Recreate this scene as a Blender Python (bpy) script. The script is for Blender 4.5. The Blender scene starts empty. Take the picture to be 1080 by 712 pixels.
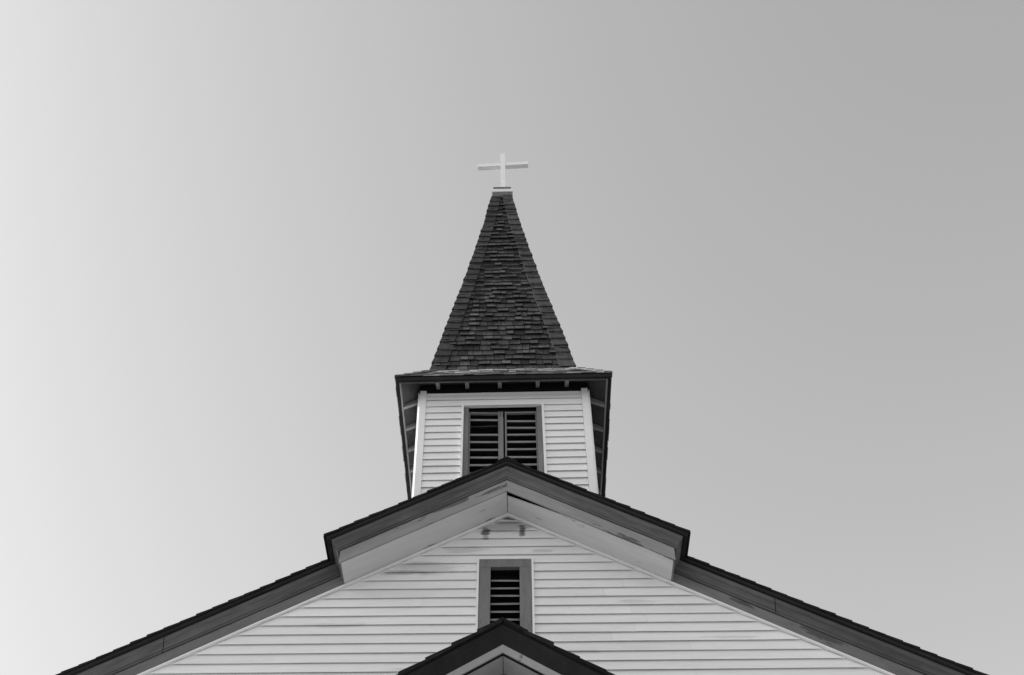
import bpy, math, random
from mathutils import Vector, Matrix
random.seed(7)
S = bpy.context.scene
COL = S.collection

# ------------------------------------------------------------ camera
cd = bpy.data.cameras.new('camera')
cam = bpy.data.objects.new('camera', cd)
COL.objects.link(cam)
cd.sensor_width = 36
cd.lens = 1254.948 / 1080 * 36
cd.clip_start = .05
cd.clip_end = 3000
ph, th, ro = -0.0111, 0.8484, -0.0026
F = Vector((math.sin(ph) * math.cos(th), math.cos(ph) * math.cos(th), math.sin(th)))
R = Vector((math.cos(ph), -math.sin(ph), 0))
U = R.cross(F)
R2 = R * math.cos(ro) + U * math.sin(ro)
U2 = -R * math.sin(ro) + U * math.cos(ro)
M = Matrix((R2, U2, -F)).transposed().to_4x4()
M.translation = Vector((0.19565, -12.0, 1.6))
cam.matrix_world = M
S.camera = cam

# ------------------------------------------------------------ sky, sun, exposure
SUN_EL = math.radians(32)
SUN_AZ = math.radians(-89.7)       # measured from +Y (behind the church) towards +X
world = bpy.data.worlds.new('World')
S.world = world
world.use_nodes = True
wn, wl = world.node_tree.nodes, world.node_tree.links
wn.clear()
sky = wn.new('ShaderNodeTexSky')
sky.sky_type = 'NISHITA'
sky.sun_disc = False
sky.sun_elevation = SUN_EL
sky.sun_rotation = SUN_AZ
sky.air_density = 2.8
sky.dust_density = 2.0
sky.ozone_density = 1.0
bw = wn.new('ShaderNodeRGBToBW')       # black-and-white photograph
bg = wn.new('ShaderNodeBackground')
bg.inputs['Strength'].default_value = .12
wo = wn.new('ShaderNodeOutputWorld')
wl.new(sky.outputs[0], bw.inputs[0])
wl.new(bw.outputs[0], bg.inputs[0])
wl.new(bg.outputs[0], wo.inputs[0])

sl = bpy.data.lights.new('sun', 'SUN')
sl.energy = 4.6
sl.angle = math.radians(3)
sl.color = (1, 1, 1)
sun = bpy.data.objects.new('sun', sl)
COL.objects.link(sun)
sd = Vector((math.sin(SUN_AZ) * math.cos(SUN_EL), math.cos(SUN_AZ) * math.cos(SUN_EL), math.sin(SUN_EL)))
sun.rotation_euler = sd.to_track_quat('Z', 'Y').to_euler()

S.view_settings.view_transform = 'Standard'
S.view_settings.look = 'None'
S.view_settings.exposure = 0.71
S.view_settings.gamma = 1
S.render.engine = 'CYCLES'


# ------------------------------------------------------------ materials
def mat(name, base, rough=.75, var=.12, scale=6, stretch=(1, 1, 1), wear=None, tone=False, spots=None, bump=.0, rake=False):
    """grey paint / wood: two noises vary the base; wear=(grey, threshold, scale) shows bare wood through worn paint;
    spots = [(x, y, z, radius, grey)] are dirt stains and other dark spots at fixed places on the wood"""
    m = bpy.data.materials.new(name)
    m.use_nodes = True
    n, l = m.node_tree.nodes, m.node_tree.links
    b = n['Principled BSDF']
    b.inputs['Roughness'].default_value = rough
    b.inputs['Specular IOR Level'].default_value = .12
    g = n.new('ShaderNodeNewGeometry')
    mp = n.new('ShaderNodeMapping')
    mp.inputs['Scale'].default_value = stretch
    if rake:
        # grain runs along the sloping boards: u along the rake, v across it, mirrored about the ridge
        mp.inputs['Scale'].default_value = (.16, 1, 1)
        sx = n.new('ShaderNodeSeparateXYZ')
        l.new(g.outputs['Position'], sx.inputs[0])
        ab = n.new('ShaderNodeMath')
        ab.operation = 'ABSOLUTE'
        l.new(sx.outputs[0], ab.inputs[0])
        cb = n.new('ShaderNodeCombineXYZ')
        l.new(ab.outputs[0], cb.inputs[0])
        l.new(sx.outputs[1], cb.inputs[1])
        l.new(sx.outputs[2], cb.inputs[2])
        rt = n.new('ShaderNodeVectorRotate')
        rt.rotation_type = 'Y_AXIS'
        rt.inputs['Angle'].default_value = -math.atan(.5536)
        l.new(cb.outputs[0], rt.inputs['Vector'])
        gt = n.new('ShaderNodeMath')
        gt.operation = 'GREATER_THAN'
        l.new(sx.outputs[0], gt.inputs[0])
        gt.inputs[1].default_value = 0
        cb2 = n.new('ShaderNodeCombineXYZ')
        m2 = n.new('ShaderNodeMath')
        m2.operation = 'MULTIPLY'
        l.new(gt.outputs[0], m2.inputs[0])
        m2.inputs[1].default_value = 37.3
        l.new(m2.outputs[0], cb2.inputs[0])
        va = n.new('ShaderNodeVectorMath')
        va.operation = 'ADD'
        l.new(rt.outputs[0], va.inputs[0])
        l.new(cb2.outputs[0], va.inputs[1])
        l.new(va.outputs[0], mp.inputs[0])
    else:
        l.new(g.outputs['Position'], mp.inputs[0])

    def noise(sc, det=4, src=mp):
        t = n.new('ShaderNodeTexNoise')
        t.inputs['Scale'].default_value = sc
        t.inputs['Detail'].default_value = det
        t.inputs['Roughness'].default_value = .6
        l.new(src.outputs[0], t.inputs['Vector'])
        return t

    def mrange(src, a, b_, c, d):
        r = n.new('ShaderNodeMapRange')
        r.inputs[1].default_value = a
        r.inputs[2].default_value = b_
        r.inputs[3].default_value = c
        r.inputs[4].default_value = d
        l.new(src, r.inputs[0])
        return r.outputs[0]

    def mul(a, b_):
        r = n.new('ShaderNodeMath')
        r.operation = 'MULTIPLY'
        for i, v in enumerate((a, b_)):
            if isinstance(v, (int, float)):
                r.inputs[i].default_value = v
            else:
                l.new(v, r.inputs[i])
        return r.outputs[0]

    def mixf(f, a, b_):
        r = n.new('ShaderNodeMix')
        r.data_type = 'FLOAT'
        l.new(f, r.inputs[0])
        for i, v in ((2, a), (3, b_)):
            if isinstance(v, (int, float)):
                r.inputs[i].default_value = v
            else:
                l.new(v, r.inputs[i])
        return r.outputs[0]

    n1 = noise(scale)
    n2 = noise(scale * 7, 3)
    v = mul(mrange(n1.outputs['Fac'], .3, .7, 1 - var, 1 + var), mrange(n2.outputs['Fac'], .3, .7, 1 - var * .6, 1 + var * .6))
    v = mul(v, base)
    if tone:
        at = n.new('ShaderNodeAttribute')
        at.attribute_name = 'tone'
        v = mul(v, at.outputs['Fac'])
    if wear:
        wg, wt, ws = wear
        nw = noise(ws, 6)
        v = mixf(mrange(nw.outputs['Fac'], wt, wt + .03, 0, 1), v, wg)
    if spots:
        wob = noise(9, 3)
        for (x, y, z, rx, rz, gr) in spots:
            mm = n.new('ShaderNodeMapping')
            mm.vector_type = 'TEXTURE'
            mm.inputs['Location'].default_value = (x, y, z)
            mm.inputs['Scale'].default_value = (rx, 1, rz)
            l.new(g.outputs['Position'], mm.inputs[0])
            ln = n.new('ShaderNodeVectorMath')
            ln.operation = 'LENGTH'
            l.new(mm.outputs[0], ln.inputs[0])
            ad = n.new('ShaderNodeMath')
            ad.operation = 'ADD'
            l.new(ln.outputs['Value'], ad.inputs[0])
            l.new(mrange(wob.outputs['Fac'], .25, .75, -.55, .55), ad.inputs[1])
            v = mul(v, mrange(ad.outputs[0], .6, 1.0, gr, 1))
    cc = n.new('ShaderNodeCombineColor')
    for i in range(3):
        l.new(v, cc.inputs[i])
    l.new(cc.outputs[0], b.inputs['Base Color'])
    if bump:
        bp = n.new('ShaderNodeBump')
        bp.inputs['Strength'].default_value = bump
        bp.inputs['Distance'].default_value = .004
        l.new(n2.outputs['Fac'], bp.inputs['Height'])
        l.new(bp.outputs[0], b.inputs['Normal'])
    return m


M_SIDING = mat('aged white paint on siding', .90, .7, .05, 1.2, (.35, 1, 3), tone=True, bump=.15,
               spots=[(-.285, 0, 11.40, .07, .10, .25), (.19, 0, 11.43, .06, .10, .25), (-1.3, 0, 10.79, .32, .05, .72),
                      (0, 0, 11.52, .5, .12, .62), (0, 0, 11.66, .22, .055, .22), (-.55, 0, 11.13, .35, .06, .8), (-1.0, 0, 10.86, .45, .12, .8), (.45, 0, 11.10, .15, .05, .8), (1.55, 0, 10.32, .30, .03, .82), (-2.1, 0, 10.02, .4, .03, .85), (.85, 0, 9.62, .25, .03, .84), (2.6, 0, 9.80, .35, .025, .82), (-1.1, 0, 9.40, .3, .025, .85)])  # dark at the apex is soffit shade and board dirt painted in
M_TRIM = mat('white trim paint', .90, .6, .04, 3)
M_SOFFIT = mat('aged pale soffit paint', .70, .7, .07, 1.6, wear=(.24, .63, 6), bump=.1, rake=True)
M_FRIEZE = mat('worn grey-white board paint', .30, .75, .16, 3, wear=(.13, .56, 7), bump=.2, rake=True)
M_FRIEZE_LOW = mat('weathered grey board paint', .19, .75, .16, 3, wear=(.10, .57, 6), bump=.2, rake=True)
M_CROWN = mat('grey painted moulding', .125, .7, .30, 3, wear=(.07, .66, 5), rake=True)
M_EDGE = mat('dark roof edge board', .03, .8, .25, 4, rake=True)
M_EDGE_DARK = mat('black painted porch fascia', .022, .7, .2, 4)
M_SHINGLE = mat('dark weathered roof shingles', .018, .85, .3, 9, tone=True, bump=.4)
M_SPIRE = mat('weathered wood shingles of the spire', .056, .8, .28, 10, (1, 1, .35), tone=True, bump=.5)
M_SKIRT = mat('pale weathered shingles', .20, .8, .35, 8, tone=True, bump=.4)
M_FRAME = mat('weathered grey frame wood', .21, .8, .15, 5, (3, 3, .35), wear=(.12, .68, 9), bump=.2)
M_SLAT = mat('weathered grey slat wood', .25, .8, .2, 5, (.5, 2, 2), wear=(.14, .66, 9), bump=.2)
M_DARK = mat('dark wood and painted shade', .012, .9, .2, 5)  # dark wood, also painted shade in louvre recesses and under the belfry eave
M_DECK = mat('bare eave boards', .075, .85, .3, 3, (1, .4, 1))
M_TAIL = mat('painted rafter wood', .27, .75, .12, 6)
M_PORCH = mat('grey porch paint', .36, .7, .08, 2, wear=(.15, .7, 5))
M_METAL = mat('dull zinc cap', .16, .5, .15, 6)
M_CROSS = mat('white painted cross wood', .82, .5, .03, 5)
M_STONE = mat('foundation stone', .3, .9, .2, 2)
M_DOOR = mat('dark painted door', .08, .5, .1, 3)
M_GROUND = mat('mown lawn and gravel yard', .21, .95, .2, .6)


# ------------------------------------------------------------ mesh helpers
class MB:
    def __init__(self, T=None):
        self.v, self.f, self.t = [], [], []
        self.T = T or (lambda p: p)
        self.tone = 1.0

    def poly_prism(self, a, b):
        """a, b: two matching loops of points"""
        n = len(a)
        o = len(self.v)
        self.v += [self.T(Vector(p)) for p in a] + [self.T(Vector(p)) for p in b]
        self.f.append([o + i for i in range(n)])
        self.f.append([o + n + i for i in reversed(range(n))])
        for i in range(n):
            j = (i + 1) % n
            self.f.append([o + i, o + n + i, o + n + j, o + j])
        self.t += [self.tone] * (n + 2)

    def box(self, x0, x1, y0, y1, z0, z1):
        self.poly_prism([(x0, y0, z0), (x1, y0, z0), (x1, y1, z0), (x0, y1, z0)],
                        [(x0, y0, z1), (x1, y0, z1), (x1, y1, z1), (x0, y1, z1)])

    def build(self, name, m, parent=None, smooth=False):
        me = bpy.data.meshes.new(name)
        me.from_pydata([tuple(p) for p in self.v], [], self.f)
        me.validate()
        at = me.attributes.new('tone', 'FLOAT', 'FACE')
        if len(at.data) == len(self.t):
            at.data.foreach_set('value', self.t)
        else:
            at.data.foreach_set('value', [1.0] * len(at.data))
        me.materials.append(m)
        import bmesh
        bm = bmesh.new()
        bm.from_mesh(me)
        bmesh.ops.recalc_face_normals(bm, faces=bm.faces)
        bm.to_mesh(me)
        bm.free()
        o = bpy.data.objects.new(name, me)
        COL.objects.link(o)
        if parent:
            o.parent = parent
        return o


def one_box(name, m, parent, T, *b):
    mb = MB(T)
    mb.box(*b)
    return mb.build(name, m, parent)


def jit(a):
    return random.uniform(-a, a)


# ------------------------------------------------------------ ground (outside the frame, but it is there)
g = MB()
g.poly_prism([(-900, -900, -.3), (900, -900, -.3), (900, 900, -.3), (-900, 900, -.3)],
             [(-900, -900, 0), (900, -900, 0), (900, 900, 0), (-900, 900, 0)])
go = g.build('ground', M_GROUND)
go['kind'] = 'structure'

# ------------------------------------------------------------ the church
church = bpy.data.objects.new('church', None)
COL.objects.link(church)
church['label'] = 'white clapboard church with wide gable, louvered belfry and shingled spire topped by a white cross'
church['category'] = 'church'

APEX, K = 11.712, 0.5536         # top of the rake line on the wall, and its slope
CS = math.cos(math.atan(K))
HALF = 5.7                        # half width of the nave
EAVE = APEX - K * HALF
LEN = 15.0
JUT, JX = .464, 2.01              # the part of the gable roof that juts out further
EXP = .1295                       # clapboard exposure


def siding(mb, z0, z1, halfw, opening=None, lo=None, phase=0., xmax=None):
    """overlapping bevelled boards on the plane y=0 (outside is -y); halfw(z) gives the half width"""
    i = 0
    z = z1
    zt = phase
    while zt - EXP * i > z0:
        top = zt - EXP * i
        bot = max(top - EXP, z0)
        i += 1
        dz = jit(.0018)
        segs = [(-99, 99)]
        if opening:
            ox0, ox1, oz0, oz1 = opening
            if bot < oz1 and top > oz0 and (min(top, oz1) - max(bot, oz0)) > .35 * (top - bot):
                segs = [(-99, ox0), (ox1, 99)]
        for sa, sb in segs:
            hb, ht = halfw(bot), halfw(min(top + .01, z1))
            if hb <= 0.005:
                continue
            ht = max(ht, 0.0)
            # butt joints
            cuts = [max(sa, -hb)]
            end = min(sb, hb)
            x = cuts[0] + random.uniform(.8, 3.8)
            while x < end - .5:
                cuts.append(x)
                x += random.uniform(2.4, 4.2)
            cuts.append(end)
            for c0, c1 in zip(cuts[:-1], cuts[1:]):
                if c1 - c0 < .01:
                    continue
                g0 = .0005 if c0 > -hb + .001 else 0
                a0, a1 = c0 + g0, c1 - g0
                t0, t1 = max(a0, -ht), min(a1, ht)
                if t1 < t0:
                    t0 = t1 = (max(min(a0, ht), -ht))
                out = .030 + jit(.002)
                mb.tone = 1 + jit(.035)
                n = max(1, int((a1 - a0) / .45))
                prev = None
                yo = [jit(.0012) for _ in range(n + 1)]
                zo = [jit(.0014) for _ in range(n + 1)]
                for q in range(n):
                    f0, f1 = q / n, (q + 1) / n
                    def sec(f, y, zz):
                        xb, xt = a0 + (a1 - a0) * f, t0 + (t1 - t0) * f
                        b_ = bot + dz + zz
                        tt = min(top + .022, z1)
                        return [(xb, -out + y, b_), (xb, -out + y + .0055, b_ + .001), (xt, .003, tt), (xt, -.003, tt)]
                    mb.poly_prism(sec(f0, yo[q], zo[q]), sec(f1, yo[q + 1], zo[q + 1]))


def rake_n(x, n):
    return APEX - K * abs(x) + n / CS


def rn(x, n, s):
    """the roof boards on the right have crept up a little towards the eave"""
    return rake_n(x, n + (.011 * max(0, abs(x) - 2.4) if s > 0 and n > .1 else 0))


def rake_piece(name, m, prof, x0, x1, parent, side, wob=.002, seg=.3, miter=None):
    """profile [(n, y)] swept down one side of the gable, plumb cut at both ends"""
    mb = MB()
    k = max(1, int(abs(x1 - x0) / seg))
    prev = None
    for i in range(k + 1):
        x = x0 + (x1 - x0) * i / k
        w, w2 = (jit(wob), jit(wob)) if 0 < i < k else (0, 0)
        if i == k and miter is not None:      # the end is mitred into the return
            loop = [(side * (x + miter - y), y, rake_n(x + miter - y, n)) for n, y in prof]
        else:
          loop = [(side * x, y + w2, rn(x, n + w, side)) for n, y in (prof(x) if callable(prof) else prof)]
        if prev:
            o = len(mb.v)
            c = len(loop)
            if not mb.v:
                mb.v += [Vector(p) for p in prev]
                mb.f.append(list(range(c)))
                mb.t.append(1.0)
                o = c
            mb.v += [Vector(p) for p in loop]
            for a in range(c):
                b = (a + 1) % c
                mb.f.append([o - c + a, o - c + b, o + b, o + a])
                mb.t.append(1.0)
        prev = loop
    c = len(loop)
    o = len(mb.v) - c
    mb.f.append([o + i for i in reversed(range(c))])
    mb.t.append(1.0)
    return mb.build(name, m, parent)


# gable wall --------------------------------------------------
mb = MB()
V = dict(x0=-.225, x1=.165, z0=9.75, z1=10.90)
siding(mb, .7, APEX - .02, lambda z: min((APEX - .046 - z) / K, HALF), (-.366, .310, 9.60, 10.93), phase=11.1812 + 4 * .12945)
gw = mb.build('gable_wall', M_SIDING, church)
for s in (-1, 1):
    mb = MB(lambda p, s=s: Vector((s * (HALF + -p.y), p.x * 1 + LEN / 2, p.z)))
    siding(mb, .7, EAVE - .1, lambda z: LEN / 2, phase=EAVE)
    mb.build('side_wall', M_SIDING, church)
mb = MB()
mb.poly_prism([(-HALF, LEN, .7), (HALF, LEN, .7), (HALF, LEN, EAVE), (0, LEN, APEX), (-HALF, LEN, EAVE)],
              [(-HALF, LEN - .1, .7), (HALF, LEN - .1, .7), (HALF, LEN - .1, EAVE), (0, LEN - .1, APEX), (-HALF, LEN - .1, EAVE)])
mb.build('rear_wall', M_SIDING, church)
one_box('foundation', M_STONE, church, None, -HALF - .05, HALF + .05, -.05, LEN + .05, 0, .7)
for s in (-1, 1):
    one_box('corner_board', M_TRIM, church, None, *sorted((s * (HALF - .13), s * (HALF + .03))), -.03, .12, .7, EAVE)

# rake trim, frieze, crown and roof edge: lower run and the jutting middle
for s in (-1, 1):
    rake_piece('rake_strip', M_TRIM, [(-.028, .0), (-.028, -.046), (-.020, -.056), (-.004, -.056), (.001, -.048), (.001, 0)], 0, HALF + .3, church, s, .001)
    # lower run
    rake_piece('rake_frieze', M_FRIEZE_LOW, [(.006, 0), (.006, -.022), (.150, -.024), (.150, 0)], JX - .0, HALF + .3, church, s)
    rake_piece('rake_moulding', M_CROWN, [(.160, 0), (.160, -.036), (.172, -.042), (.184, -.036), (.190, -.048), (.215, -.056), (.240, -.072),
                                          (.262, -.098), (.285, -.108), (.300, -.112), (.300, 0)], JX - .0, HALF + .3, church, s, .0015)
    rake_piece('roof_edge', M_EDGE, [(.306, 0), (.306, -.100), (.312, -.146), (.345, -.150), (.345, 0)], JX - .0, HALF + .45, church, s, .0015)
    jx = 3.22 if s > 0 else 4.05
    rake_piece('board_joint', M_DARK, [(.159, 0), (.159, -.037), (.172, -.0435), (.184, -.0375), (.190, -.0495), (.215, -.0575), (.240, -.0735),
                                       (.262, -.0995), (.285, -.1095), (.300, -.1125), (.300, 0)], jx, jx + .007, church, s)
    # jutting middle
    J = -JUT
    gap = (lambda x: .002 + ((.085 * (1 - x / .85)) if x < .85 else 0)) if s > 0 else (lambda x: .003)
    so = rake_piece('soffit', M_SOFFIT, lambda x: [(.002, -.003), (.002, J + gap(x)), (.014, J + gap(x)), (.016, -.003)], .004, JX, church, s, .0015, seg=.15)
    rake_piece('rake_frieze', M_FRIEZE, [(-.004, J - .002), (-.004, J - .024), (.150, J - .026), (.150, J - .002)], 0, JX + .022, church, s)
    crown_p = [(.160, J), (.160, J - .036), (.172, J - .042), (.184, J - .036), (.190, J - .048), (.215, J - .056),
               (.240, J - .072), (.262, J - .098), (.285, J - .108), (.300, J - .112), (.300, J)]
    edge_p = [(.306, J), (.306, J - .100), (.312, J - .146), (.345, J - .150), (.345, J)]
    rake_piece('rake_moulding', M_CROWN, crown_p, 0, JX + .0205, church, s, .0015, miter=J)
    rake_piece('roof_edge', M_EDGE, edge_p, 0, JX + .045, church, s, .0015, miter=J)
    for nm, mt, pr in (('return_moulding', M_CROWN, crown_p), ('return_edge', M_EDGE, edge_p)):
        mb = MB()
        x_ = JX + (.0205 if nm == 'return_moulding' else .045)
        mb.poly_prism([(s * (x_ + J - y), y - .0005, rake_n(x_ + J - y, n)) for n, y in pr],
                      [(s * (x_ + J - y), -.002, rake_n(x_ + J - y, n)) for n, y in pr])
        mb.build(nm, mt, church)
    # end panel closing the jutting middle, with its own small moulding and side board
    mb = MB()
    for (ya, yb_) in ((J - .002, -.0),):
        mb.poly_prism([(s * JX, ya, rake_n(JX, .0)), (s * JX, yb_, rake_n(JX, .0)), (s * JX, yb_, rake_n(JX, .30)), (s * JX, ya, rake_n(JX, .30))],
                      [(s * (JX + .02), ya, rake_n(JX + .02, -.002)), (s * (JX + .02), yb_, rake_n(JX + .02, -.002)),
                       (s * (JX + .02), yb_, rake_n(JX + .02, .30)), (s * (JX + .02), ya, rake_n(JX + .02, .30))])
    mb.build('end_panel', M_FRIEZE_LOW, church)

# main roof with stepped shingle courses ------------------------
roof = MB()
T0 = .345


def slope_slab(mb, s, xa, xb, ya, yb_, n0, n1):
    mb.poly_prism([(s * xa, ya, rn(xa, n0, s)), (s * xb, ya, rn(xb, n0, s)), (s * xb, ya, rn(xb, n1, s)), (s * xa, ya, rn(xa, n1, s))],
                  [(s * xa, yb_, rn(xa, n0, s)), (s * xb, yb_, rn(xb, n0, s)), (s * xb, yb_, rn(xb, n1, s)), (s * xa, yb_, rn(xa, n1, s))])


for s in (-1, 1):
    roof.tone = .5
    slope_slab(roof, s, 0, HALF + .45, 0, LEN + .3, .30, T0 + .003)
    slope_slab(roof, s, 0, JX + .195, -JUT - .149, 0, T0 + .0005, T0 + .003)      # deck of the jutting part
    x = HALF + .47
    while x > .02:
        x2 = max(x - .2 * CS, 0)
        if x > JX + .225 > x2:
            x2 = JX + .225
        front = -.166 if x > JX + .23 else -JUT - .166
        # individual shingles near the front edge, then one long course
        y = front + jit(.006)
        while y < 2.4:
            w = random.uniform(.14, .26)
            roof.tone = random.uniform(.6, 1.35)
            dn = jit(.003)
            lo_n = T0 + .038 + dn
            roof.poly_prism([(s * x, y, rn(x, T0 + .004, s)), (s * x2, y, rn(x2, T0 + .0035, s)), (s * x2, y, rn(x2, T0 + .026, s)), (s * x, y, rn(x, lo_n, s))],
                            [(s * x, y + w - .004, rn(x, T0 + .004, s)), (s * x2, y + w - .004, rn(x2, T0 + .0035, s)),
                             (s * x2, y + w - .004, rn(x2, T0 + .026, s)), (s * x, y + w - .004, rn(x, lo_n, s))])
            y += w
        roof.tone = 1
        roof.poly_prism([(s * x, y, rn(x, T0 + .004, s)), (s * x2, y, rn(x2, T0 + .0035, s)), (s * x2, y, rn(x2, T0 + .026, s)), (s * x, y, rn(x, T0 + .038, s))],
                        [(s * x, LEN + .3, rn(x, T0 + .004, s)), (s * x2, LEN + .3, rn(x2, T0 + .0035, s)), (s * x2, LEN + .3, rn(x2, T0 + .026, s)), (s * x, LEN + .3, rn(x, T0 + .038, s))])
        x = x2
roof_o = roof.build('roof', M_SHINGLE, church)
# ridge caps at the front
rc = MB()
y = -JUT - .172
while y < .3:
    zc = rake_n(0, T0 + .034)
    rc.tone = random.uniform(.6, 1.1)
    w = .13
    rc.poly_prism([(-w, y, zc - K * w), (0, y, zc), (w, y, zc - K * w), (w, y, zc - K * w + .02), (0, y, zc + .022), (-w, y, zc - K * w + .02)],
                  [(-w, y + .2, zc - K * w - .004), (0, y + .2, zc - .004), (w, y + .2, zc - K * w - .004), (w, y + .2, zc - K * w + .01), (0, y + .2, zc + .012), (-w, y + .2, zc - K * w + .01)])
    y += .16
rc.build('ridge_cap', M_SHINGLE, roof_o)

# gable vent ---------------------------------------------------
def slat(mb, x0, x1, z, drop=0., depth=.11, th=.02, slope=.75, y0=.0):
    """one louvre slat: front edge at y0, falling towards the outside"""
    a = []
    for x, d in ((x0, 0), (x1, -drop)):
        zz = z + d
        a.append([(x, y0, zz - th), (x, y0 + depth, zz - th + depth * slope), (x, y0 + depth, zz + depth * slope), (x, y0, zz)])
    mb.poly_prism(a[0], a[1])


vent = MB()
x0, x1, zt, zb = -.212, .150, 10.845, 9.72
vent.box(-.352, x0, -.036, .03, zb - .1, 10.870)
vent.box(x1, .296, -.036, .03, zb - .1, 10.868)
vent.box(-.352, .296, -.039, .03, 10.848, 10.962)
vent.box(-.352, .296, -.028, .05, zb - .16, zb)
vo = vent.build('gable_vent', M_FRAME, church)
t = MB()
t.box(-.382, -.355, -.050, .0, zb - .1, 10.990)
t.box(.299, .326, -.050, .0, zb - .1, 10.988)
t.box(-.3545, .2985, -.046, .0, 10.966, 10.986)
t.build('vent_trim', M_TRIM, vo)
one_box('vent_dark_sheet', M_DARK, vo, None, x0 - .06, x1 + .06, .16, .18, zb - .1, zt + .08)  # dark sheet added behind the slats in place of the unlit interior
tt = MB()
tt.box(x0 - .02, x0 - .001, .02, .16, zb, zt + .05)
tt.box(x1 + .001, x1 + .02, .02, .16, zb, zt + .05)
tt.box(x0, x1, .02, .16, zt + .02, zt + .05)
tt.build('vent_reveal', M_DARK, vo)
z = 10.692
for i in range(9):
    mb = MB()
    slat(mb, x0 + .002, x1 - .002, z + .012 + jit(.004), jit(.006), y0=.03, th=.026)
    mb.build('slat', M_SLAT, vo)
    z -= .117

# ------------------------------------------------------------ belfry (leans a touch to the left)
XB, YB, W = -.037, .25, 1.23
YC = YB + W
RB = .011


def lean(p):
    dz = p.z - 12
    return Vector((p.x * math.cos(RB) - dz * math.sin(RB), p.y, 12 + p.x * math.sin(RB) + dz * math.cos(RB)))


def face_T(k):
    """local: x along the wall, y = 0 on the wall with outside negative, z up; k quarter turns"""
    def T(p):
        x, y = p.x, p.y - W
        for _ in range(k):
            x, y = -y, x
        return lean(Vector((XB + x, YC + y, p.z)))
    return T


PH = 14.1119 + EXP * 1.0 + .0
EXPB = .1302
win_parts = []
for k in range(4):
    T = face_T(k)
    mb = MB(T)
    EXP, keep = EXPB, EXP
    siding(mb, 11.0, 14.262, lambda z: W - .09, (-.601, .563, 12.1, 13.992), phase=14.1119 + EXPB * 2)
    EXP = keep
    bw_ = mb.build('belfry_wall', M_SIDING, church)
    # corner boards: one wide board per face
    for s in (-1, 1):
        b = MB(T)
        xa, xb = sorted((s * (W - .088), s * (W + (.005 if k % 2 == 0 else -.004))))
        b.box(xa, xb, -.036, .03, 11.0, 14.30)
        b.build('belfry_corner_board', M_TRIM, church)
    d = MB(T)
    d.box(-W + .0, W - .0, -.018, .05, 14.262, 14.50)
    d.build('belfry_frieze', M_DARK, church)  # strip at the wall top coloured dark for the shadow under the eave
    # louvered window, a little right of the centre of the wall
    T_wall = T
    T = (lambda p, T0_=T_wall: T0_(Vector((p.x + .037, p.y, p.z))))
    wd = MB(T)
    zb = 12.15
    wd.box(-.622, -.552, .0, .10, zb, 13.973)
    wd.box(.434, .508, .0, .10, zb, 13.973)
    wd.box(-.552, .434, -.02, .10, zb, zb + .06)
    wo_ = wd.build('louvered_window', M_FRAME, church)
    tr = MB(T)
    tr.box(-.654, -.624, -.046, .02, zb, 14.010)
    tr.box(.510, .543, -.046, .02, zb, 14.008)
    tr.box(-.6235, .5095, -.042, .02, 13.976, 14.006)
    tr.build('window_trim', M_TRIM, wo_)
    lf = MB(T)
    lf.box(-.550, -.530, .035, .085, zb + .06, 13.905)
    lf.box(-.125, -.052, .025, .085, zb + .06, 13.90)
    lf.poly_prism([(-.530, .04, 13.890), (-.125, .04, 13.873), (-.125, .04, 13.895), (-.530, .04, 13.912)],
                  [(-.530, .08, 13.890), (-.125, .08, 13.873), (-.125, .08, 13.895), (-.530, .08, 13.912)])
    lf.build('shutter_frame', M_FRAME, wo_)
    lf = MB(T)
    lf.box(-.028, -.004, .035, .085, zb + .06, 13.905)
    lf.box(.415, .432, .035, .085, zb + .06, 13.905)
    lf.box(-.004, .415, .040, .08, 13.880, 13.904)
    lf.build('shutter_frame', M_FRAME, wo_)
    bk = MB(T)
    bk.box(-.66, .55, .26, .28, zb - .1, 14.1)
    bk.build('window_dark_sheet', M_DARK, wo_)  # added dark sheet, stands for the unlit belfry behind the louvres
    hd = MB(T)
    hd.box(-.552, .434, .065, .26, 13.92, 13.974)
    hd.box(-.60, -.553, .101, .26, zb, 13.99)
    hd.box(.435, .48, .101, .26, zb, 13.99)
    hd.build('window_reveal', M_DARK, wo_)  # recess coloured near black to paint in the shade below the lintel
    for z in (13.763, 13.468, 13.323, 13.173, 13.028, 12.878, 12.733, 12.588, 12.443, 12.30):
        mb = MB(T)
        slat(mb, -.529, -.126, z + .014 + jit(.004), .010 + jit(.004), y0=.045, th=.034)
        mb.build('slat', M_SLAT, wo_)
    mb = MB(T)                                   # a slat that has slipped back into the dark
    slat(mb, -.52, -.14, 13.665, -.012, y0=.085, th=.012, depth=.08, slope=.5)
    mb.build('slat', M_DECK, wo_)
    for z in (13.726, 13.593, 13.453, 13.313, 13.166, 13.02, 12.875, 12.732, 12.588, 12.445, 12.30):
        mb = MB(T)
        slat(mb, -.003, .414, z + .014 + jit(.004), .008 + jit(.004), y0=.045, th=.034)
        mb.build('slat', M_SLAT, wo_)
    # meeting-rail hook
    if k == 0:
        mb = MB(T)
        for zz in (13.80, 13.84, 13.88):
            mb.box(-.105, -.090, .018, .026, zz, zz + .015)
        mb.box(-.055, -.047, .012, .03, 13.78, 13.90)
        mb.build('hasp', M_DARK, wo_)

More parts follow.
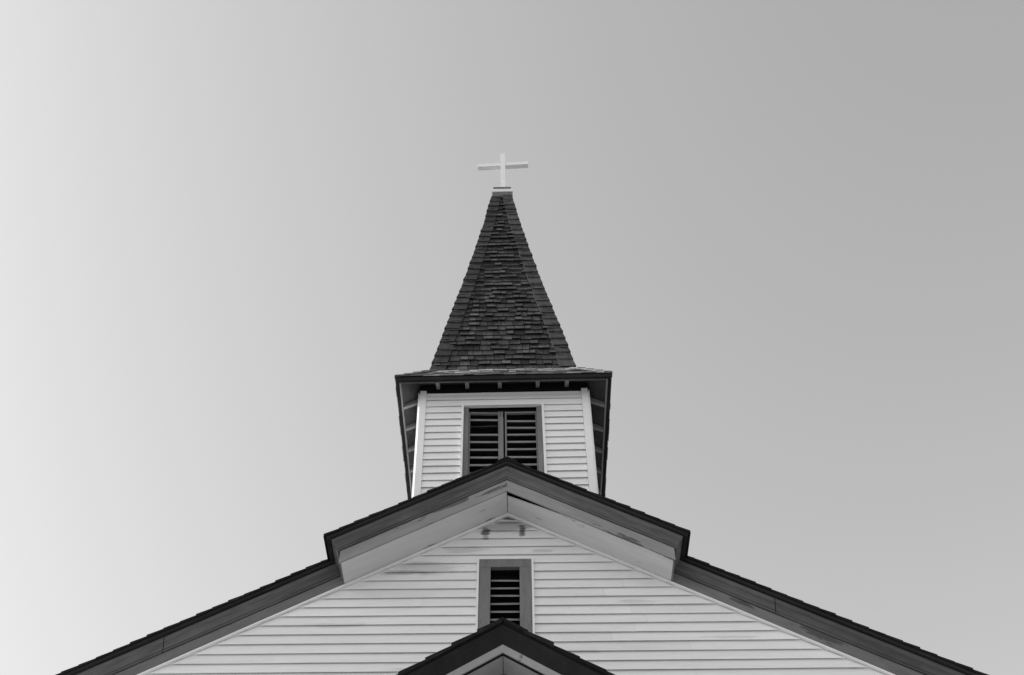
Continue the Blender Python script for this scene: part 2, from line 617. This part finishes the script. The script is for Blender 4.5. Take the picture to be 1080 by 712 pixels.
# belfry eave: lookouts, deck, edges; then the flared skirt of shingles
E0, ZE = 1.568, 14.297
SB, ZS = 1.101, 14.911
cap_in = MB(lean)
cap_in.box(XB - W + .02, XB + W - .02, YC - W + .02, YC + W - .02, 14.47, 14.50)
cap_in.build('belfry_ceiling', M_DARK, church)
for k in range(4):
    T = face_T(k)
    ov = E0 - W
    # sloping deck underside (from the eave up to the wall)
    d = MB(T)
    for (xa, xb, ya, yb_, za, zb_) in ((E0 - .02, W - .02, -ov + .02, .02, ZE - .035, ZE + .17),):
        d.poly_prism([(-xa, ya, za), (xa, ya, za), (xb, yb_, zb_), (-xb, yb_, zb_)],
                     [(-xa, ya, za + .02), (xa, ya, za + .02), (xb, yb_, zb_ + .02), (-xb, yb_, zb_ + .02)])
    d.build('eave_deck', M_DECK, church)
    # fascia board under the shingle edge
    f = MB(T)
    a, b = E0 - .045, E0 - .065
    f.poly_prism([(-a, -(a - W), ZE - .085), (a, -(a - W), ZE - .085), (b, -(b - W), ZE - .085), (-b, -(b - W), ZE - .085)],
                 [(-a, -(a - W), ZE - .03), (a, -(a - W), ZE - .03), (b, -(b - W), ZE - .03), (-b, -(b - W), ZE - .03)])
    f.build('fascia', M_CROWN if k % 2 == 0 else M_TAIL, church)
    # dark edge of the roof boards
    f = MB(T)
    a, b = E0, E0 - .045
    f.poly_prism([(-a, -(a - W), ZE - .075), (a, -(a - W), ZE - .075), (b, -(b - W), ZE - .075), (-b, -(b - W), ZE - .075)],
                 [(-a, -(a - W), ZE - .006), (a, -(a - W), ZE - .006), (b, -(b - W), ZE - .006), (-b, -(b - W), ZE - .006)])
    f.build('roof_edge', M_EDGE_DARK, church)
    # lookouts carrying the eave
    for x in ((-.97, -.54, -.06, .50, .93) if k == 0 else (-.95, -.42, .05, .52, .98)):
        r = MB(T)
        r.poly_prism([(x - .027, -(ov - .07), ZE - .070), (x + .027, -(ov - .07), ZE - .070), (x + .027, 0, ZE + .055), (x - .027, 0, ZE + .055)],
                     [(x - .027, -(ov - .07), ZE - .01), (x + .027, -(ov - .07), ZE - .01), (x + .027, 0, ZE + .14), (x - .027, 0, ZE + .14)])
        r.build('rafter_tail', M_TAIL, church)

# skirt shingles
sk = MB(lean)


def hipped(mb, prof, widths, exposure, th, tone, capw=None, wobble=.003, tilt=1.0):
    """four-sided shingled surface; prof = [(z, half)]; individual shingles in courses on every side"""
    # arc length along the centre of one face
    L = [0]
    for (za, ha), (zb_, hb) in zip(prof[:-1], prof[1:]):
        L.append(L[-1] + math.hypot(zb_ - za, hb - ha))

    def at(s):
        s = max(0, min(s, L[-1]))
        for i in range(len(L) - 1):
            if s <= L[i + 1] + 1e-9:
                f = (s - L[i]) / (L[i + 1] - L[i])
                z = prof[i][0] + f * (prof[i + 1][0] - prof[i][0])
                h = prof[i][1] + f * (prof[i + 1][1] - prof[i][1])
                dz = (prof[i + 1][0] - prof[i][0]) / (L[i + 1] - L[i])
                dh = (prof[i + 1][1] - prof[i][1]) / (L[i + 1] - L[i])
                return z, h, dz, dh
    for k in range(4):
        def P(x, s, n):
            z, h, dz, dh = at(s)
            # outward normal in (out, z) plane is (dz, -dh)
            out, zz = h + n * dz, z - n * dh
            y, xx = -out, x
            for _ in range(k):
                xx, y = -y, xx
            return Vector((XB + xx, YC + y, zz))
        s = 0
        row = 0
        while s < L[-1] - .02:
            s2 = min(s + exposure, L[-1])
            h1, h2 = at(s)[1], at(s2)[1]
            x = -h1 + random.uniform(-.15, 0)
            while x < h1:
                w = random.uniform(*widths)
                a, b = max(x, -h1), min(x + w - .009, h1)
                x += w
                if b - a < .015:
                    continue
                a2, b2 = max(a, -h2), min(b, h2)
                if b2 <= a2:
                    a2 = b2 = max(-h2, min(h2, a))
                drop = random.choice((0, 0, 0, .004, .010)) + jit(.002)
                raised = random.random() < .5
                t1 = th * (2.4 if raised else 1.3) * random.uniform(.9, 1.1) * tilt
                tk = .008 if not raised else .012
                mb.tone = tone()
                s1 = s - drop if s > .03 else s
                mb.poly_prism([P(a, s1, t1 - tk), P(b, s1, t1 - tk), P(b2, s2 + .03, -.002), P(a2, s2 + .03, -.002)],
                              [P(a, s1, t1), P(b, s1, t1 + jit(.002)), P(b2, s2 + .03, .002), P(a2, s2 + .03, .002)])
            s = s2
            row += 1
    return at, L


hipped(sk, [(ZE - .012, E0 + .012), (ZS - .20, SB + .135), (ZS + .01, SB + .0)], (.12, .26), .155, .009, lambda: random.uniform(.45, 1.5))
sk.tone = .3
sk.box(XB - SB + .1, XB + SB - .1, YC - SB + .1, YC + SB - .1, ZE + .25, ZS - .02)
skirt = sk.build('skirt_roof', M_SKIRT, church)
# hip caps on the skirt
sc = MB(lean)
for sx in (-1, 1):
    for sy in (-1, 1):
        for i in range(4):
            f0, f1 = i / 4, (i + 1.15) / 4
            h0, h1 = E0 + .02 - (E0 - SB) * f0, E0 + .02 - (E0 - SB) * f1
            z0, z1 = ZE - .005 + (ZS - ZE) * f0, ZE + .0 + (ZS - ZE) * f1
            sc.tone = random.uniform(.4, 1.0)
            w = .12
            up = .022
            sc.poly_prism([(XB + sx * h0, YC + sy * h0, z0), (XB + sx * (h0 - w), YC + sy * h0, z0), (XB + sx * (h1 - w), YC + sy * h1, z1 - .01), (XB + sx * h1, YC + sy * h1, z1 - .01)],
                          [(XB + sx * (h0 + .003), YC + sy * (h0 + .003), z0 + up), (XB + sx * (h0 - w), YC + sy * (h0 + .008), z0 + up), (XB + sx * (h1 - w), YC + sy * h1, z1), (XB + sx * h1, YC + sy * h1, z1)])
            sc.poly_prism([(XB + sx * h0, YC + sy * h0, z0), (XB + sx * h0, YC + sy * (h0 - w), z0), (XB + sx * h1, YC + sy * (h1 - w), z1 - .01), (XB + sx * h1, YC + sy * h1, z1 - .01)],
                          [(XB + sx * (h0 + .003), YC + sy * (h0 + .003), z0 + up), (XB + sx * (h0 + .008), YC + sy * (h0 - w), z0 + up), (XB + sx * h1, YC + sy * (h1 - w), z1), (XB + sx * h1, YC + sy * h1, z1)])
sc.build('hip_cap', M_SKIRT, skirt)

# spire --------------------------------------------------------
PROF = [(ZS - .02, 1.086), (15.985, .908), (16.998, .736), (17.956, .577), (19.624, .322), (20.84, .165)]
spire_T = lambda p: lean(Vector((p[0] - .012, p[1], p[2])))
sp = MB(spire_T)
hipped(sp, PROF, (.09, .19), .145, .020, lambda: random.choice((.7, .85, 1.0, 1.15, 1.4)) * random.uniform(.9, 1.1))
sp.tone = .4
q = [(PROF[0][0], 1.08), (PROF[-1][0], .15)]
sp.poly_prism([(XB - 1.08, YC - 1.08, q[0][0]), (XB + 1.08, YC - 1.08, q[0][0]), (XB + 1.08, YC + 1.08, q[0][0]), (XB - 1.08, YC + 1.08, q[0][0])],
              [(XB - .14, YC - .14, q[1][0]), (XB + .14, YC - .14, q[1][0]), (XB + .14, YC + .14, q[1][0]), (XB - .14, YC + .14, q[1][0])])
spire = sp.build('spire', M_SPIRE, church)


def spire_h(z):
    for (za, ha), (zb_, hb) in zip(PROF[:-1], PROF[1:]):
        if z <= zb_:
            return ha + (z - za) / (zb_ - za) * (hb - ha)
    return PROF[-1][1]


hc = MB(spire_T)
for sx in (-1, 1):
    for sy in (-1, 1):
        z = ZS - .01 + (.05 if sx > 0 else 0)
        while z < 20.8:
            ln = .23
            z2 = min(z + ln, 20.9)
            hc.tone = random.uniform(.6, .85) * (1.35 if sx > 0 else .9)  # right caps toned lighter than left, light painted into the colour
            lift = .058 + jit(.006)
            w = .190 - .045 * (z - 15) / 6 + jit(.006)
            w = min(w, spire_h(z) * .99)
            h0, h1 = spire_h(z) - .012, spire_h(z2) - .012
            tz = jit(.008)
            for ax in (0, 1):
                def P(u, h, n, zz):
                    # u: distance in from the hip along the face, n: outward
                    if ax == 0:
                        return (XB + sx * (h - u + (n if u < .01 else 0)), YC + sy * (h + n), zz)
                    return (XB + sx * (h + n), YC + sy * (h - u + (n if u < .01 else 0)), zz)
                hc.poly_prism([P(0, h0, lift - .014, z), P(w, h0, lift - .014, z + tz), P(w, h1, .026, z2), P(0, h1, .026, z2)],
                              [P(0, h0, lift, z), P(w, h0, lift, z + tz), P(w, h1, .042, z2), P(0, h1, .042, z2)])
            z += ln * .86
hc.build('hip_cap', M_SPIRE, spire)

# cap block, white slab and cross --------------------------------
one_box('spire_cap', M_METAL, church, lean, XB - .185, XB + .185, YC - .185, YC + .185, 20.80, 21.0)
cross = MB(lean)
cross.box(XB - .207, XB + .207, YC - .207, YC + .207, 21.002, 21.085)
co = cross.build('cross', M_CROSS, church)


def cross_T(p):
    a = math.radians(-4)
    return lean(Vector((XB + p.x * math.cos(a) - p.y * math.sin(a) + .012, YC + p.x * math.sin(a) + p.y * math.cos(a), p.z)))


def cross_T(p):
    a = math.radians(-2.6)
    x, y = p.x, p.y
    return lean(Vector((XB + .018 + x * math.cos(a) - y * math.sin(a), YC + x * math.sin(a) + y * math.cos(a), p.z)))


one_box('base_plate', M_METAL, co, lean, XB - .175, XB + .175, YC - .175, YC + .175, 21.087, 21.20)
one_box('upright', M_CROSS, co, cross_T, -.049, .049, -.048, .048, 21.2, 22.62)
for s in (-1, 1):
    one_box('arm', M_CROSS, co, cross_T, *sorted((s * .0495, s * .515)), -.047, .047, 22.166, 22.266)

# ------------------------------------------------------------ porch (entrance vestibule) with its own gable
PY, PX = -1.8, -.02       # front edge of the porch roof
PK = .615
PC = math.cos(math.atan(PK))
PAP = 8.815               # top of its roof at the front edge
PW = 2.0


def pz(x, n):
    return PAP - PK * abs(x) + n / PC


def prake(name, m, prof, x0, x1, s, parent):
    mb = MB()
    k = 8
    for i in range(k):
        a = x0 + (x1 - x0) * i / k
        b = x0 + (x1 - x0) * (i + 1) / k
        mb.poly_prism([(PX + s * a, y, pz(a, n)) for n, y in prof], [(PX + s * b, y, pz(b, n)) for n, y in prof])
    import bmesh
    return mb.build(name, m, parent)


proof = MB()
for s in (-1, 1):
    prake('porch_fascia', M_EDGE_DARK, [(-.045, PY + .012), (-.045, PY + .05), (-.175, PY + .13), (-.185, PY + .125), (-.185, PY + .105)], 0, PW + .3, s, church)
    prake('porch_frieze', M_PORCH, [(-.188, PY + .110), (-.188, PY + .16), (-.262, PY + .16), (-.262, PY + .118)], 0, PW + .2, s, church)
    prake('porch_bead', M_DARK, [(-.264, PY + .135), (-.264, PY + .16), (-.274, PY + .16), (-.274, PY + .135)], 0, PW + .2, s, church)
    x = PW + .3
    proof.tone = .5
    proof.poly_prism([(PX, PY + .01, pz(0, -.04)), (PX + s * x, PY + .01, pz(x, -.04)), (PX + s * x, PY + .01, pz(x, -.022)), (PX, PY + .01, pz(0, -.022))],
                     [(PX, -.02, pz(0, -.04)), (PX + s * x, -.02, pz(x, -.04)), (PX + s * x, -.02, pz(x, -.022)), (PX, -.02, pz(0, -.022))])
    while x > .2:
        x2 = max(x - .255, .0)
        y = PY + jit(.01)
        while y < -.05:
            w = min(random.uniform(.14, .28), -.02 - y)
            proof.tone = random.uniform(.6, 1.3)
            hi = .044 + jit(.004)
            proof.poly_prism([(PX + s * x, y, pz(x, -.02)), (PX + s * x2, y, pz(x2, -.021)), (PX + s * x2, y, pz(x2, .012)), (PX + s * x, y, pz(x, hi - .012))],
                             [(PX + s * x, y + w - .003, pz(x, -.02)), (PX + s * x2, y + w - .003, pz(x2, -.021)), (PX + s * x2, y + w - .003, pz(x2, .012)), (PX + s * x, y + w - .003, pz(x, hi - .012))])
            y += w
        x = x2
pro = proof.build('porch_roof', M_SHINGLE, church)
pc = MB()
y = PY - .012
while y < -.2:
    w = .20
    pc.tone = random.uniform(.6, 1.1)
    pc.poly_prism([(PX - w, y, pz(w, -.01)), (PX, y, pz(0, -.005)), (PX + w, y, pz(w, -.01)), (PX + w, y, pz(w, .022)), (PX, y, pz(0, .02)), (PX - w, y, pz(w, .022))],
                  [(PX - w, y + .22, pz(w, -.015)), (PX, y + .22, pz(0, -.01)), (PX + w, y + .22, pz(w, -.015)), (PX + w, y + .22, pz(w, .012)), (PX, y + .22, pz(0, .01)), (PX - w, y + .22, pz(w, .012))])
    y += .17
pc.build('ridge_cap', M_SHINGLE, pro)
# porch walls: gable face, sides, inner pediment panel and doors
pw = MB()
fy = PY + .50
for s in (-1, 1):
    prake('porch_soffit', M_PORCH, [(-.278, PY + .161), (-.278, fy - .002), (-.265, fy - .002), (-.265, PY + .161)], .003, PW + .2, s, church)
zl = pz(PW, -.268)
pw.poly_prism([(PX - PW, fy, .7), (PX + PW, fy, .7), (PX + PW, fy, zl), (PX, fy, pz(0, -.268)), (PX - PW, fy, zl)],
              [(PX - PW, fy + .08, .7), (PX + PW, fy + .08, .7), (PX + PW, fy + .08, zl), (PX, fy + .08, pz(0, -.268)), (PX - PW, fy + .08, zl)])
for s in (-1, 1):
    xa, xb = sorted((PX + s * PW, PX + s * (PW - .08)))
    pw.box(xa, xb, fy + .081, -.02, .7, zl)
pw.build('porch_wall', M_PORCH, church)
for s in (-1, 1):
    prake('pediment_moulding', M_FRIEZE_LOW, [(-.280, fy - .002), (-.280, fy - .035), (-.31, fy - .03), (-.31, fy - .002)], 0, PW - .02, s, church)
one_box('porch_foundation', M_STONE, church, None, PX - PW - .05, PX + PW + .05, fy - .05, -.052, 0, .7)
for s in (-1, 1):
    xa, xb = sorted((PX + s * .01, PX + s * .9))
    dr = one_box('door', M_DOOR, church, None, xa, xb, fy - .04, fy - .002, .7, 3.1)
    one_box('door_handle', M_METAL, dr, None, PX + s * .08 - .015, PX + s * .08 + .015, fy - .09, fy - .041, 1.65, 1.85)
st = MB()
for i in range(4):
    st.box(PX - 1.5, PX + 1.5, fy - .35 - .32 * (3 - i) - .0, fy - .052, .175 * i + .001, .175 * (i + 1))
st.build('steps', M_STONE, church)
